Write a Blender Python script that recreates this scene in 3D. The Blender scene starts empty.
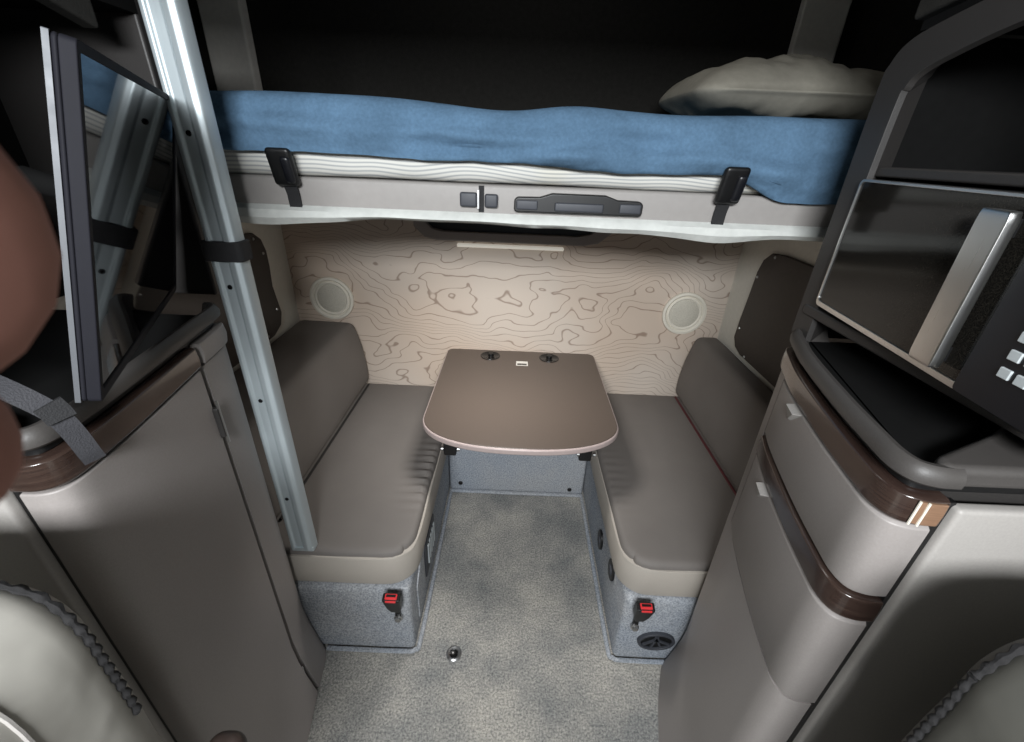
import bpy, bmesh, math, random
from mathutils import Vector, Matrix, noise
from mathutils.bvhtree import BVHTree
random.seed(7)
sc = bpy.context.scene
COL = sc.collection
R = math.radians

# ------------------------------------------------------------------ camera frame
F = 430.0; TH = math.atan(221/430); RO = R(2.4); H = 1.55
c_, s_ = math.cos(TH), math.sin(TH)
FW = Vector((0, c_, -s_)); UP0 = Vector((0, s_, c_)); XX = Vector((1, 0, 0))
CR = XX*math.cos(RO) + UP0*math.sin(RO); CU = -XX*math.sin(RO) + UP0*math.cos(RO)
CO = Vector((0, 0, H))

cd = bpy.data.cameras.new('camera'); cam = bpy.data.objects.new('camera', cd); COL.objects.link(cam)
cd.sensor_fit = 'HORIZONTAL'; cd.sensor_width = 36.0; cd.lens = F/1024*36
cd.clip_start = 0.002; cd.clip_end = 50
M = Matrix((CR, CU, -FW)).transposed().to_4x4(); M.translation = CO
cam.matrix_world = M
cd.dof.use_dof = True; cd.dof.focus_distance = 1.3; cd.dof.aperture_fstop = 20
sc.camera = cam

# ------------------------------------------------------------------ materials
def srgb(r, g, b):
    f = lambda v: (v/255)/12.92 if v/255 <= .04045 else ((v/255+.055)/1.055)**2.4
    return (f(r), f(g), f(b), 1)

def base_mat(name, col, rough=.6, metal=0.0, spec=.5):
    m = bpy.data.materials.new(name); m.use_nodes = True
    nt = m.node_tree; b = nt.nodes['Principled BSDF']
    b.inputs['Base Color'].default_value = col; b.inputs['Roughness'].default_value = rough
    b.inputs['Metallic'].default_value = metal; b.inputs['Specular IOR Level'].default_value = spec
    return m, nt, b

def add(nt, kind, **kw):
    n = nt.nodes.new(kind)
    for k, v in kw.items():
        if k in n.inputs: n.inputs[k].default_value = v
        else: setattr(n, k, v)
    return n

def mat(name, col, rough=.6, metal=0.0, spec=.5, var=.12, vs=60, bump=.0, bs=400, big=0, bigs=3, dist=.002, stretch=None):
    """procedural material: fine colour variation, optional large mottling, fine bump"""
    m, nt, b = base_mat(name, col, rough, metal, spec)
    L = nt.links
    tc = add(nt, 'ShaderNodeTexCoord')
    vec = tc.outputs['Object']
    if stretch:
        mp = add(nt, 'ShaderNodeMapping', Scale=stretch); L.new(vec, mp.inputs['Vector']); vec = mp.outputs['Vector']
    n1 = add(nt, 'ShaderNodeTexNoise', Scale=vs, Detail=3.0); L.new(vec, n1.inputs['Vector'])
    mr = add(nt, 'ShaderNodeMapRange'); L.new(n1.outputs['Fac'], mr.inputs['Value'])
    mr.inputs['From Min'].default_value = .3; mr.inputs['From Max'].default_value = .7
    mr.inputs['To Min'].default_value = 1-var; mr.inputs['To Max'].default_value = 1+var
    fac = mr.outputs['Result']
    if big:
        n2 = add(nt, 'ShaderNodeTexNoise', Scale=bigs, Detail=4.0); L.new(tc.outputs['Object'], n2.inputs['Vector'])
        m2 = add(nt, 'ShaderNodeMapRange'); L.new(n2.outputs['Fac'], m2.inputs['Value'])
        m2.inputs['From Min'].default_value = .35; m2.inputs['From Max'].default_value = .65
        m2.inputs['To Min'].default_value = 1-big; m2.inputs['To Max'].default_value = 1+big
        mu = add(nt, 'ShaderNodeMath', operation='MULTIPLY'); L.new(fac, mu.inputs[0]); L.new(m2.outputs['Result'], mu.inputs[1])
        fac = mu.outputs[0]
    mx = add(nt, 'ShaderNodeVectorMath', operation='SCALE'); mx.inputs[0].default_value = col[:3]
    L.new(fac, mx.inputs['Scale']); L.new(mx.outputs['Vector'], b.inputs['Base Color'])
    if bump:
        n3 = add(nt, 'ShaderNodeTexNoise', Scale=bs, Detail=2.0); L.new(vec, n3.inputs['Vector'])
        bp = add(nt, 'ShaderNodeBump', Strength=bump, Distance=dist); L.new(n3.outputs['Fac'], bp.inputs['Height'])
        L.new(bp.outputs['Normal'], b.inputs['Normal'])
    return m

def carpet_mat(name, c1, c2, scale, big=.2, tint=None):
    m, nt, b = base_mat(name, c1, .95, 0, .1); L = nt.links
    tc = add(nt, 'ShaderNodeTexCoord')
    v = add(nt, 'ShaderNodeTexNoise', Scale=scale, Detail=6.0, Roughness=.75); L.new(tc.outputs['Object'], v.inputs['Vector'])
    cr = add(nt, 'ShaderNodeValToRGB'); L.new(v.outputs['Fac'], cr.inputs['Fac'])
    e = cr.color_ramp.elements; e[0].position = .36; e[1].position = .64; e[0].color = c1; e[1].color = c2
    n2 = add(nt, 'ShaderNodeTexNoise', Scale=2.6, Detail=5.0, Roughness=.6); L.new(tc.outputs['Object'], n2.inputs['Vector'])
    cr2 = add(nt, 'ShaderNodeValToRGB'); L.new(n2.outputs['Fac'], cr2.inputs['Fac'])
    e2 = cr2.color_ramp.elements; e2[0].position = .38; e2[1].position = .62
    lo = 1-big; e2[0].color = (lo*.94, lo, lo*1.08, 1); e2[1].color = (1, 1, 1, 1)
    mx = add(nt, 'ShaderNodeMix', data_type='RGBA', blend_type='MULTIPLY'); mx.inputs['Factor'].default_value = 1
    L.new(cr.outputs['Color'], mx.inputs['A']); L.new(cr2.outputs['Color'], mx.inputs['B'])
    L.new(mx.outputs['Result'], b.inputs['Base Color'])
    bp = add(nt, 'ShaderNodeBump', Strength=.8, Distance=.004); L.new(v.outputs['Fac'], bp.inputs['Height'])
    L.new(bp.outputs['Normal'], b.inputs['Normal'])
    return m

def contour_mat():
    m, nt, b = base_mat('topographic_fabric', srgb(190, 170, 150), .9, 0, .15); L = nt.links
    tc = add(nt, 'ShaderNodeTexCoord')
    mp = add(nt, 'ShaderNodeMapping', Scale=(1.5, 1.5, 2.5), Location=(3.7, 0, 1.3)); L.new(tc.outputs['Object'], mp.inputs['Vector'])
    n0 = add(nt, 'ShaderNodeTexNoise', Scale=4.2, Detail=1.5); L.new(mp.outputs['Vector'], n0.inputs['Vector'])
    ad = add(nt, 'ShaderNodeVectorMath', operation='MULTIPLY_ADD')
    ad.inputs[1].default_value = (.22, .22, .22); L.new(n0.outputs['Color'], ad.inputs[0]); L.new(mp.outputs['Vector'], ad.inputs[2])
    n = add(nt, 'ShaderNodeTexNoise', Scale=1.5, Detail=1.6, Roughness=.4); L.new(ad.outputs['Vector'], n.inputs['Vector'])
    sx = add(nt, 'ShaderNodeSeparateXYZ'); L.new(mp.outputs['Vector'], sx.inputs['Vector'])
    tz = add(nt, 'ShaderNodeMath', operation='MULTIPLY_ADD'); L.new(sx.outputs['Z'], tz.inputs[0]); tz.inputs[1].default_value = 11.0
    mu = add(nt, 'ShaderNodeMath', operation='MULTIPLY'); L.new(n.outputs['Fac'], mu.inputs[0]); mu.inputs[1].default_value = 20
    L.new(mu.outputs[0], tz.inputs[2])
    fr = add(nt, 'ShaderNodeMath', operation='PINGPONG'); L.new(tz.outputs[0], fr.inputs[0]); fr.inputs[1].default_value = .5
    cr = add(nt, 'ShaderNodeValToRGB'); L.new(fr.outputs[0], cr.inputs['Fac'])
    e = cr.color_ramp.elements; e[0].position = .015; e[0].color = srgb(156, 140, 128); e[1].position = .08; e[1].color = srgb(202, 190, 178)
    n2 = add(nt, 'ShaderNodeTexNoise', Scale=1.6, Detail=2.0); L.new(tc.outputs['Object'], n2.inputs['Vector'])
    cr2 = add(nt, 'ShaderNodeValToRGB'); L.new(n2.outputs['Fac'], cr2.inputs['Fac'])
    cr2.color_ramp.elements[0].position = .4; cr2.color_ramp.elements[0].color = (.99, .93, .88, 1)
    cr2.color_ramp.elements[1].position = .6; cr2.color_ramp.elements[1].color = (1, 1, 1, 1)
    mx = add(nt, 'ShaderNodeMix', data_type='RGBA', blend_type='MULTIPLY'); mx.inputs['Factor'].default_value = 1
    L.new(cr.outputs['Color'], mx.inputs['A']); L.new(cr2.outputs['Color'], mx.inputs['B'])
    L.new(mx.outputs['Result'], b.inputs['Base Color'])
    n3 = add(nt, 'ShaderNodeTexNoise', Scale=5.0, Detail=2.0); L.new(tc.outputs['Object'], n3.inputs['Vector'])
    bp = add(nt, 'ShaderNodeBump', Strength=.25, Distance=.03); L.new(n3.outputs['Fac'], bp.inputs['Height'])
    L.new(bp.outputs['Normal'], b.inputs['Normal'])
    return m

def wood_mat():
    m, nt, b = base_mat('dark_wood', srgb(70, 50, 42), .22, 0, .6); L = nt.links
    tc = add(nt, 'ShaderNodeTexCoord')
    mp = add(nt, 'ShaderNodeMapping', Scale=(2, 2, 60)); L.new(tc.outputs['Object'], mp.inputs['Vector'])
    n = add(nt, 'ShaderNodeTexNoise', Scale=5.0, Detail=5.0, Distortion=.6); L.new(mp.outputs['Vector'], n.inputs['Vector'])
    cr = add(nt, 'ShaderNodeValToRGB'); L.new(n.outputs['Fac'], cr.inputs['Fac'])
    e = cr.color_ramp.elements; e[0].position = .35; e[0].color = srgb(48, 36, 32); e[1].position = .7; e[1].color = srgb(62, 49, 43)
    L.new(cr.outputs['Color'], b.inputs['Base Color'])
    b.inputs['Coat Weight'].default_value = .5; b.inputs['Coat Roughness'].default_value = .12
    return m

def brushed_mat(name, col, rough, stretch, metal=1.0):
    m, nt, b = base_mat(name, col, rough, metal); L = nt.links
    tc = add(nt, 'ShaderNodeTexCoord')
    mp = add(nt, 'ShaderNodeMapping', Scale=stretch); L.new(tc.outputs['Object'], mp.inputs['Vector'])
    n = add(nt, 'ShaderNodeTexNoise', Scale=8.0, Detail=3.0); L.new(mp.outputs['Vector'], n.inputs['Vector'])
    mr = add(nt, 'ShaderNodeMapRange'); L.new(n.outputs['Fac'], mr.inputs['Value'])
    mr.inputs['To Min'].default_value = rough*.75; mr.inputs['To Max'].default_value = rough*1.3
    L.new(mr.outputs['Result'], b.inputs['Roughness'])
    return m

def stripes_mat():
    m, nt, b = base_mat('mattress_ticking', srgb(215, 212, 205), .9, 0, .1); L = nt.links
    tc = add(nt, 'ShaderNodeTexCoord')
    n = add(nt, 'ShaderNodeTexNoise', Scale=2.5, Detail=2.0); L.new(tc.outputs['Object'], n.inputs['Vector'])
    sx = add(nt, 'ShaderNodeSeparateXYZ'); L.new(tc.outputs['Object'], sx.inputs['Vector'])
    a = add(nt, 'ShaderNodeMath', operation='MULTIPLY_ADD'); L.new(n.outputs['Fac'], a.inputs[0]); a.inputs[1].default_value = .075; L.new(sx.outputs['Z'], a.inputs[2])
    mu = add(nt, 'ShaderNodeMath', operation='MULTIPLY'); L.new(a.outputs[0], mu.inputs[0]); mu.inputs[1].default_value = 120
    fr = add(nt, 'ShaderNodeMath', operation='PINGPONG'); L.new(mu.outputs[0], fr.inputs[0]); fr.inputs[1].default_value = .5
    cr = add(nt, 'ShaderNodeValToRGB'); L.new(fr.outputs[0], cr.inputs['Fac'])
    e = cr.color_ramp.elements; e[0].position = .05; e[0].color = srgb(158, 160, 161); e[1].position = .3; e[1].color = srgb(205, 204, 198)
    n2 = add(nt, 'ShaderNodeTexNoise', Scale=2.2, Detail=1.0); L.new(tc.outputs['Object'], n2.inputs['Vector'])
    cr2 = add(nt, 'ShaderNodeValToRGB'); L.new(n2.outputs['Fac'], cr2.inputs['Fac'])
    cr2.color_ramp.elements[0].position = .56; cr2.color_ramp.elements[0].color = (1, 1, 1, 1)
    cr2.color_ramp.elements[1].position = .7; cr2.color_ramp.elements[1].color = (1, .93, .66, 1)
    mx = add(nt, 'ShaderNodeMix', data_type='RGBA', blend_type='MULTIPLY'); mx.inputs['Factor'].default_value = 1
    L.new(cr.outputs['Color'], mx.inputs['A']); L.new(cr2.outputs['Color'], mx.inputs['B'])
    L.new(mx.outputs['Result'], b.inputs['Base Color'])
    return m

def mesh_mat(name, col, col2, scale):
    m, nt, b = base_mat(name, col, .7, 0, .3); L = nt.links
    tc = add(nt, 'ShaderNodeTexCoord')
    v = add(nt, 'ShaderNodeTexVoronoi', Scale=scale); L.new(tc.outputs['Object'], v.inputs['Vector'])
    cr = add(nt, 'ShaderNodeValToRGB'); L.new(v.outputs['Distance'], cr.inputs['Fac'])
    e = cr.color_ramp.elements; e[0].position = .2; e[0].color = col2; e[1].position = .45; e[1].color = col
    L.new(cr.outputs['Color'], b.inputs['Base Color'])
    return m

MT = dict(
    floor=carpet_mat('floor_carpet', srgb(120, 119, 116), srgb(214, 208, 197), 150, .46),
    bench=carpet_mat('bench_carpet', srgb(124, 127, 131), srgb(192, 194, 197), 170, .12),
    wall=contour_mat(),
    panel=mat('panel_grey', srgb(216, 214, 205), .55, var=.03, bump=.15, bs=500),
    dark_panel=mat('charcoal_panel', srgb(66, 60, 56), .6, var=.06, bump=.2, bs=500),
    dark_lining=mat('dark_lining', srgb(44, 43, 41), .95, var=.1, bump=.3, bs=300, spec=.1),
    pilaster=mat('pilaster_grey', srgb(222, 218, 210), .7, var=.04),
    seat=mat('taupe_seat_fabric', srgb(108, 103, 99), .72, var=.07, vs=900, bump=.25, bs=900, big=.05, bigs=5, dist=.001),
    seat_band=mat('taupe_seat_band', srgb(166, 159, 150), .72, var=.07, vs=900, bump=.25, bs=900, dist=.001),
    piping=mat('dark_piping', srgb(36, 34, 33), .7),
    red_piping=mat('maroon_piping', srgb(80, 30, 34), .6),
    plastic=mat('taupe_plastic', srgb(148, 142, 139), .48, var=.04, vs=300, bump=.25, bs=700, dist=.0008),
    plastic_light=mat('grey_side_plastic', srgb(158, 154, 150), .5, var=.04, vs=300, bump=.25, bs=700, dist=.0008),
    housing=mat('charcoal_plastic', srgb(44, 42, 41), .5, var=.05, vs=300, bump=.25, bs=700, dist=.0008),
    lip=mat('grey_counter_plastic', srgb(68, 65, 63), .5, var=.05, vs=300, bump=.25, bs=700, dist=.0008),
    tray=mat('black_tray_mat', srgb(13, 13, 13), .8, var=.1, spec=.2),
    black=mat('black_plastic', srgb(15, 15, 16), .4, var=.08),
    black_matte=mat('black_compartment', srgb(15, 15, 15), .9, var=.1, spec=.1),
    webbing=mat('black_webbing', srgb(30, 30, 32), .8, var=.2, vs=400, bump=.5, bs=500),
    webbing_grey=mat('grey_webbing', srgb(52, 52, 56), .8, var=.15, vs=400, bump=.5, bs=500),
    wood=wood_mat(),
    wood_light=mat('light_wood', srgb(128, 100, 80), .3, var=.15, vs=20, stretch=(2, 2, 40)),
    table=mat('table_laminate', srgb(86, 76, 69), .35, var=.04, vs=200),
    table_edge=mat('table_edge_band', srgb(176, 160, 156), .35, var=.04),
    cup=mat('black_cup', srgb(14, 14, 15), .25),
    sticker=mat('white_sticker', srgb(215, 212, 205), .6, var=.02),
    sticker_dark=mat('sticker_print', srgb(70, 66, 62), .6, var=.1),
    metal=brushed_mat('brushed_aluminium', (.50, .56, .585, 1), .5, (60, 60, 1), .55),
    steel=brushed_mat('brushed_steel', (.62, .62, .61, 1), .3, (90, 90, 2)),
    bolt=brushed_mat('bolt_steel', (.55, .55, .55, 1), .3, (10, 10, 10)),
    cream=mat('cream_plastic', srgb(222, 216, 202), .5, var=.02),
    cream_mesh=mesh_mat('cream_speaker_mesh', srgb(196, 191, 178), srgb(168, 163, 150), 330),
    blanket=mat('blue_fleece', srgb(82, 108, 132), 1.0, var=.10, vs=160, bump=.55, bs=14, big=.12, bigs=9, spec=.05, dist=.02),
    mattress=stripes_mat(),
    pillow=mat('cream_cotton', srgb(150, 146, 135), .95, var=.05, bump=.2, bs=700, spec=.1, big=.1, bigs=6),
    rail=mat('bunk_rail_grey', srgb(146, 142, 139), .55, var=.03, bump=.1, bs=600),
    hem=mat('pale_lining_fabric', srgb(196, 198, 194), .9, var=.05, bump=.4, bs=40, big=.06, bigs=12, dist=.004),
    tv_black=mat('glossy_black_plastic', srgb(16, 17, 22), .38, var=.05),
    tv_edge=mat('tv_edge', srgb(20, 20, 27), .75, spec=.25, var=.05),
    chrome=brushed_mat('bright_edge', (.10, .105, .115, 1), .55, (5, 5, 5), .2),
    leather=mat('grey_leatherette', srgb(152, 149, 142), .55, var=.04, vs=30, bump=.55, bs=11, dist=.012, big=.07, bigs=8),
    leather_shaded=mat('shaded_leatherette', srgb(74, 73, 68), .6, var=.04, vs=30, bump=.5, bs=11, dist=.012, big=.06, bigs=8),  # darker copy of the leatherette, shade painted in for the right seat
    gather=mat('black_elastic_fabric', srgb(26, 25, 26), .9, var=.15, bump=.3, bs=300),
    red=mat('red_button', srgb(205, 48, 52), .4, var=.05),
    vent_grey=mat('vent_grey', srgb(58, 60, 66), .55, var=.05),
    key=mat('grey_key', srgb(176, 182, 184), .5, var=.04),
    armrest=mat('armrest_brown', srgb(56, 46, 42), .4),
    skin=mat('brown_skin', srgb(146, 102, 90), .7, var=.03, vs=40),
)
b_l = MT['cream'].copy(); b_l.name = 'glow_strip'; MT['glow_strip'] = b_l
p_ = b_l.node_tree.nodes['Principled BSDF']; p_.inputs['Emission Color'].default_value = (1, .95, .84, 1); p_.inputs['Emission Strength'].default_value = .3  # off-white wall strip gets a weak emission of its own
# glossy television screen / dark microwave glass
m, nt, b = base_mat('television_glass', (.004, .004, .005, 1), .03, 0, .8)
tc = add(nt, 'ShaderNodeTexCoord'); n_ = add(nt, 'ShaderNodeTexNoise', Scale=30.0)
nt.links.new(tc.outputs['Object'], n_.inputs['Vector'])
mr = add(nt, 'ShaderNodeMapRange'); nt.links.new(n_.outputs['Fac'], mr.inputs['Value'])
mr.inputs['To Min'].default_value = .02; mr.inputs['To Max'].default_value = .05
nt.links.new(mr.outputs['Result'], b.inputs['Roughness'])
b.inputs['IOR'].default_value = 2.0
MT['tv_glass'] = m
m, nt, b = base_mat('microwave_glass', (.006, .006, .005, 1), .10, 0, .28)
tc = add(nt, 'ShaderNodeTexCoord'); v_ = add(nt, 'ShaderNodeTexVoronoi', Scale=450.0)
nt.links.new(tc.outputs['Object'], v_.inputs['Vector'])
cr = add(nt, 'ShaderNodeValToRGB'); nt.links.new(v_.outputs['Distance'], cr.inputs['Fac'])
cr.color_ramp.elements[0].color = (.004, .004, .004, 1); cr.color_ramp.elements[1].color = (.02, .018, .015, 1)
nt.links.new(cr.outputs['Color'], b.inputs['Base Color'])
MT['mw_glass'] = m

# ------------------------------------------------------------------ object helpers
ORG = {}
def thing(name, label, cat, loc, group=None):
    o = bpy.data.objects.new(name, None); COL.objects.link(o); o.location = loc
    o.empty_display_size = .05
    o['label'] = label; o['category'] = cat
    if group: o['group'] = group
    ORG[o.name] = Vector(loc)
    return o

def obj(name, bm, m, parent=None, bevel=0, bseg=2, smooth=True, label=None, kind=None, origin=None, angle=40):
    off = ORG[parent.name] if parent is not None else Vector(origin or (0, 0, 0))
    for v in bm.verts: v.co -= off
    bmesh.ops.recalc_face_normals(bm, faces=bm.faces)
    me = bpy.data.meshes.new(name); bm.to_mesh(me); bm.free()
    o = bpy.data.objects.new(name, me); COL.objects.link(o)
    me.materials.append(MT[m])
    if parent is not None: o.parent = parent
    else: o.location = off
    ORG[o.name] = off
    if smooth:
        for p in me.polygons: p.use_smooth = True
        me.set_sharp_from_angle(angle=R(angle))
    if bevel:
        md = o.modifiers.new('bevel', 'BEVEL'); md.width = bevel; md.segments = bseg; md.limit_method = 'ANGLE'; md.angle_limit = R(35)
        md.harden_normals = True
    if label: o['label'] = label
    if kind: o['kind'] = kind
    return o

def tag(o, label, cat, group=None):
    o['label'] = label; o['category'] = cat
    if group: o['group'] = group
    return o

def box(bm, lo, hi):
    vs = [bm.verts.new((x, y, z)) for x in (lo[0], hi[0]) for y in (lo[1], hi[1]) for z in (lo[2], hi[2])]
    for f in ((0,1,3,2),(4,6,7,5),(0,4,5,1),(2,3,7,6),(0,2,6,4),(1,5,7,3)): bm.faces.new([vs[i] for i in f])
    return bm
def B(lo, hi): return box(bmesh.new(), lo, hi)

def obox(bm, c, ax, ay, az, h):
    """oriented box: centre, three unit axes, half sizes"""
    c = Vector(c); vs = []
    for i in (-1, 1):
        for j in (-1, 1):
            for k in (-1, 1): vs.append(bm.verts.new(c + Vector(ax)*h[0]*i + Vector(ay)*h[1]*j + Vector(az)*h[2]*k))
    for f in ((0,1,3,2),(4,6,7,5),(0,4,5,1),(2,3,7,6),(0,2,6,4),(1,5,7,3)): bm.faces.new([vs[i] for i in f])
    return bm

def axis_pts(lo, hi, r, n, k=4):
    r = min(r, (hi-lo)/2*.999)
    a = [lo + r*(1-math.cos(math.pi/2*i/k)) for i in range(k)]
    mid = [lo+r + (hi-lo-2*r)*i/n for i in range(n+1)]
    return a + mid + [hi - (q-lo) for q in reversed(a)]

def rbox(bm, lo, hi, r, n=(6, 6, 6), warp=None, k=4):
    """soft box with rounded edges, dense enough to be warped; r may be per-axis"""
    rr = r if isinstance(r, (tuple, list)) else (r, r, r)
    P = [axis_pts(lo[i], hi[i], rr[i], n[i], k) for i in range(3)]
    cache = {}
    def vert(i, j, q):
        key = (i, j, q)
        if key in cache: return cache[key]
        p = Vector((P[0][i], P[1][j], P[2][q]))
        inn = Vector([min(max(p[t], lo[t]+rr[t]), hi[t]-rr[t]) for t in range(3)])
        d = Vector([(p[t]-inn[t])/rr[t] for t in range(3)])
        if d.length > 1e-9:
            d.normalize(); p = inn + Vector([d[t]*rr[t] for t in range(3)])
        if warp: p = Vector(warp(p, d))
        cache[key] = bm.verts.new(p); return cache[key]
    N = [len(a)-1 for a in P]
    for ax in range(3):
        u, v = [t for t in range(3) if t != ax]
        for side in (0, N[ax]):
            for a in range(N[u]):
                for b_ in range(N[v]):
                    q = []
                    for da, db in ((0,0),(1,0),(1,1),(0,1)):
                        idx = [0,0,0]; idx[ax] = side; idx[u] = a+da; idx[v] = b_+db
                        q.append(vert(*idx))
                    bm.faces.new(q)
    return bm

def prism(bm, pts, z0, z1):
    a = [bm.verts.new((p[0], p[1], z0)) for p in pts]; t = [bm.verts.new((p[0], p[1], z1)) for p in pts]
    n = len(pts)
    for i in range(n): bm.faces.new((a[i], a[(i+1) % n], t[(i+1) % n], t[i]))
    bm.faces.new(a[::-1]); bm.faces.new(t)
    return bm

def catmull(pts, m=6):
    P = [Vector(p) for p in pts]; out = []
    for i in range(len(P)-1):
        p0 = P[i-1] if i else P[0]*2-P[1]; p3 = P[i+2] if i+2 < len(P) else P[-1]*2-P[-2]
        for k in range(m):
            t = k/m
            out.append(.5*((2*P[i]) + (-p0+P[i+1])*t + (2*p0-5*P[i]+4*P[i+1]-p3)*t*t + (-p0+3*P[i]-3*P[i+1]+p3)*t**3))
    out.append(P[-1]); return out

def normals2(path, sgn):
    N = []
    for i in range(len(path)):
        a = path[max(i-1, 0)]; b_ = path[min(i+1, len(path)-1)]
        d = (b_-a).normalized(); N.append(Vector((d.y, -d.x))*sgn)
    return N

def shell(bm, path, nor, rings, wrap=True):
    """sweep: path of 2-D points with normals; rings = [(offset, z), ...] closed section around the shell"""
    V = [[bm.verts.new((p.x+n.x*o, p.y+n.y*o, z(i/(len(path)-1)) if callable(z) else z)) for (o, z) in rings] for i, (p, n) in enumerate(zip(path, nor))]
    m_ = len(rings)
    for i in range(len(path)-1):
        for j in range(m_):
            bm.faces.new((V[i][j], V[i][(j+1) % m_], V[i+1][(j+1) % m_], V[i+1][j]))
    bm.faces.new(V[0]); bm.faces.new(V[-1][::-1])
    return bm

def tube(bm, pts, r, seg=10, flat=None):
    pts = [Vector(p) for p in pts]; rings = []
    up = Vector((0, 0, 1))
    for i, p in enumerate(pts):
        d = (pts[min(i+1, len(pts)-1)] - pts[max(i-1, 0)]).normalized()
        u = up if abs(d.dot(up)) < .95 else Vector((1, 0, 0))
        a = d.cross(u).normalized(); b_ = a.cross(d)
        rad = r[i] if isinstance(r, (list, tuple)) else r
        rings.append([bm.verts.new(p + a*math.cos(t)*rad + b_*math.sin(t)*rad*(flat or 1)) for t in [2*math.pi*k/seg for k in range(seg)]])
    for A, C in zip(rings, rings[1:]):
        for k in range(seg): bm.faces.new((A[k], A[(k+1) % seg], C[(k+1) % seg], C[k]))
    bm.faces.new(rings[0][::-1]); bm.faces.new(rings[-1])
    return bm

def ribbon(bm, pts, wdir, w, t):
    """flat strap following pts, width along wdir, thickness t"""
    pts = [Vector(p) for p in pts]; w_ = Vector(wdir).normalized(); rings = []
    for i, p in enumerate(pts):
        d = (pts[min(i+1, len(pts)-1)] - pts[max(i-1, 0)]).normalized()
        ww = (w_ - d*w_.dot(d)).normalized(); n = d.cross(ww)
        rings.append([bm.verts.new(p + ww*a*w/2 + n*b_*t/2) for a, b_ in ((-1,-1),(1,-1),(1,1),(-1,1))])
    for A, C in zip(rings, rings[1:]):
        for k in range(4): bm.faces.new((A[k], A[(k+1) % 4], C[(k+1) % 4], C[k]))
    bm.faces.new(rings[0][::-1]); bm.faces.new(rings[-1])
    return bm

def lathe(bm, prof, o, ax, seg=40):
    """prof = [(r, h)...] around axis ax (unit) from point o"""
    o = Vector(o); ax = Vector(ax).normalized()
    u = ax.orthogonal().normalized(); v = ax.cross(u)
    rings = []
    for r, h in prof:
        if r < 1e-6: rings.append([bm.verts.new(o+ax*h)])
        else: rings.append([bm.verts.new(o + ax*h + (u*math.cos(t)+v*math.sin(t))*r) for t in [2*math.pi*k/seg for k in range(seg)]])
    for A, C in zip(rings, rings[1:]):
        for k in range(seg):
            k2 = (k+1) % seg
            if len(A) == 1 and len(C) == 1: continue
            if len(A) == 1: bm.faces.new((A[0], C[k], C[k2]))
            elif len(C) == 1: bm.faces.new((A[k], A[k2], C[0]))
            else: bm.faces.new((A[k], A[k2], C[k2], C[k]))
    return bm

def rrect(x0, x1, y0, y1, r, k=5):
    pts = []
    for cx, cy, a0 in ((x1-r, y0+r, -90), (x1-r, y1-r, 0), (x0+r, y1-r, 90), (x0+r, y0+r, 180)):
        for i in range(k+1):
            a = R(a0+90*i/k); pts.append((cx+r*math.cos(a), cy+r*math.sin(a)))
    return pts

def sheet(bm, pts, o, u, v, n, t0, t1):
    """2-D outline pts placed at o with axes u, v; extruded along n from t0 to t1"""
    o, u, v, n = map(Vector, (o, u, v, n))
    a = [bm.verts.new(o+u*p[0]+v*p[1]+n*t0) for p in pts]; c = [bm.verts.new(o+u*p[0]+v*p[1]+n*t1) for p in pts]
    k = len(pts)
    for i in range(k): bm.faces.new((a[i], a[(i+1) % k], c[(i+1) % k], c[i]))
    bm.faces.new(a[::-1]); bm.faces.new(c)
    return bm

def ringsheet(bm, outer, inner, o, u, v, n, t0, t1):
    """frame between two outlines with the same point count"""
    o, u, v, n = map(Vector, (o, u, v, n)); k = len(outer)
    P = lambda p, t: bm.verts.new(o+u*p[0]+v*p[1]+n*t)
    a = [P(p, t0) for p in outer]; b_ = [P(p, t1) for p in outer]; c = [P(p, t0) for p in inner]; d = [P(p, t1) for p in inner]
    for i in range(k):
        j = (i+1) % k
        bm.faces.new((a[i], a[j], b_[j], b_[i])); bm.faces.new((d[i], d[j], c[j], c[i]))
        bm.faces.new((b_[i], b_[j], d[j], d[i])); bm.faces.new((c[i], c[j], a[j], a[i]))
    return bm

def nz(p, s=1.0, seed=0):
    return noise.noise(Vector(p)*s + Vector((seed*7.3, seed*3.1, seed*1.7)))

XL, XR, YB, ZC = -1.04, .99, 1.95, 2.40        # cabin walls and ceiling
# ------------------------------------------------------------------ the setting
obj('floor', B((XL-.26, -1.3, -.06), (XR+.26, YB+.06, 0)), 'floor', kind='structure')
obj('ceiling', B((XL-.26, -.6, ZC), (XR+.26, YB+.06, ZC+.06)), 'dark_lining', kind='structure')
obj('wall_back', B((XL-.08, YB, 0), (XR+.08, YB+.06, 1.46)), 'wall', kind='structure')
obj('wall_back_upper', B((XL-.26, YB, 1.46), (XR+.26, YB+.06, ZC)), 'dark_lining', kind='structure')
obj('wall_left', B((XL-.20, -1.0, 0), (XL, YB, 1.46)), 'panel', kind='structure')
obj('wall_right', B((XR, -1.0, 0), (XR+.20, YB, 1.46)), 'panel', kind='structure')
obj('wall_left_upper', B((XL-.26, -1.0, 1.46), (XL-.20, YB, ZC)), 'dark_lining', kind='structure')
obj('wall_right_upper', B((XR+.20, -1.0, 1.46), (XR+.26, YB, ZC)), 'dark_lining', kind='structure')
# unseen header added to keep the cab light off the upper rear wall
obj('trim_1', B((XL-.19, .12, 1.88), (XR+.19, .24, ZC)), 'dark_lining', kind='structure', bevel=.02)
# pale uprights on the rear wall over the bunk
for i, (x0, x1, lean) in enumerate(((-1.165, -1.012, .0), (.955, 1.115, .0))):
    bm = bmesh.new(); prism(bm, [(x0, YB-.035), (x1, YB-.035), (x1+.012, YB), (x0, YB)], 1.47, ZC)
    obj('trim_%d' % (i+2), bm, 'pilaster', kind='structure', bevel=.008)

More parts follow.
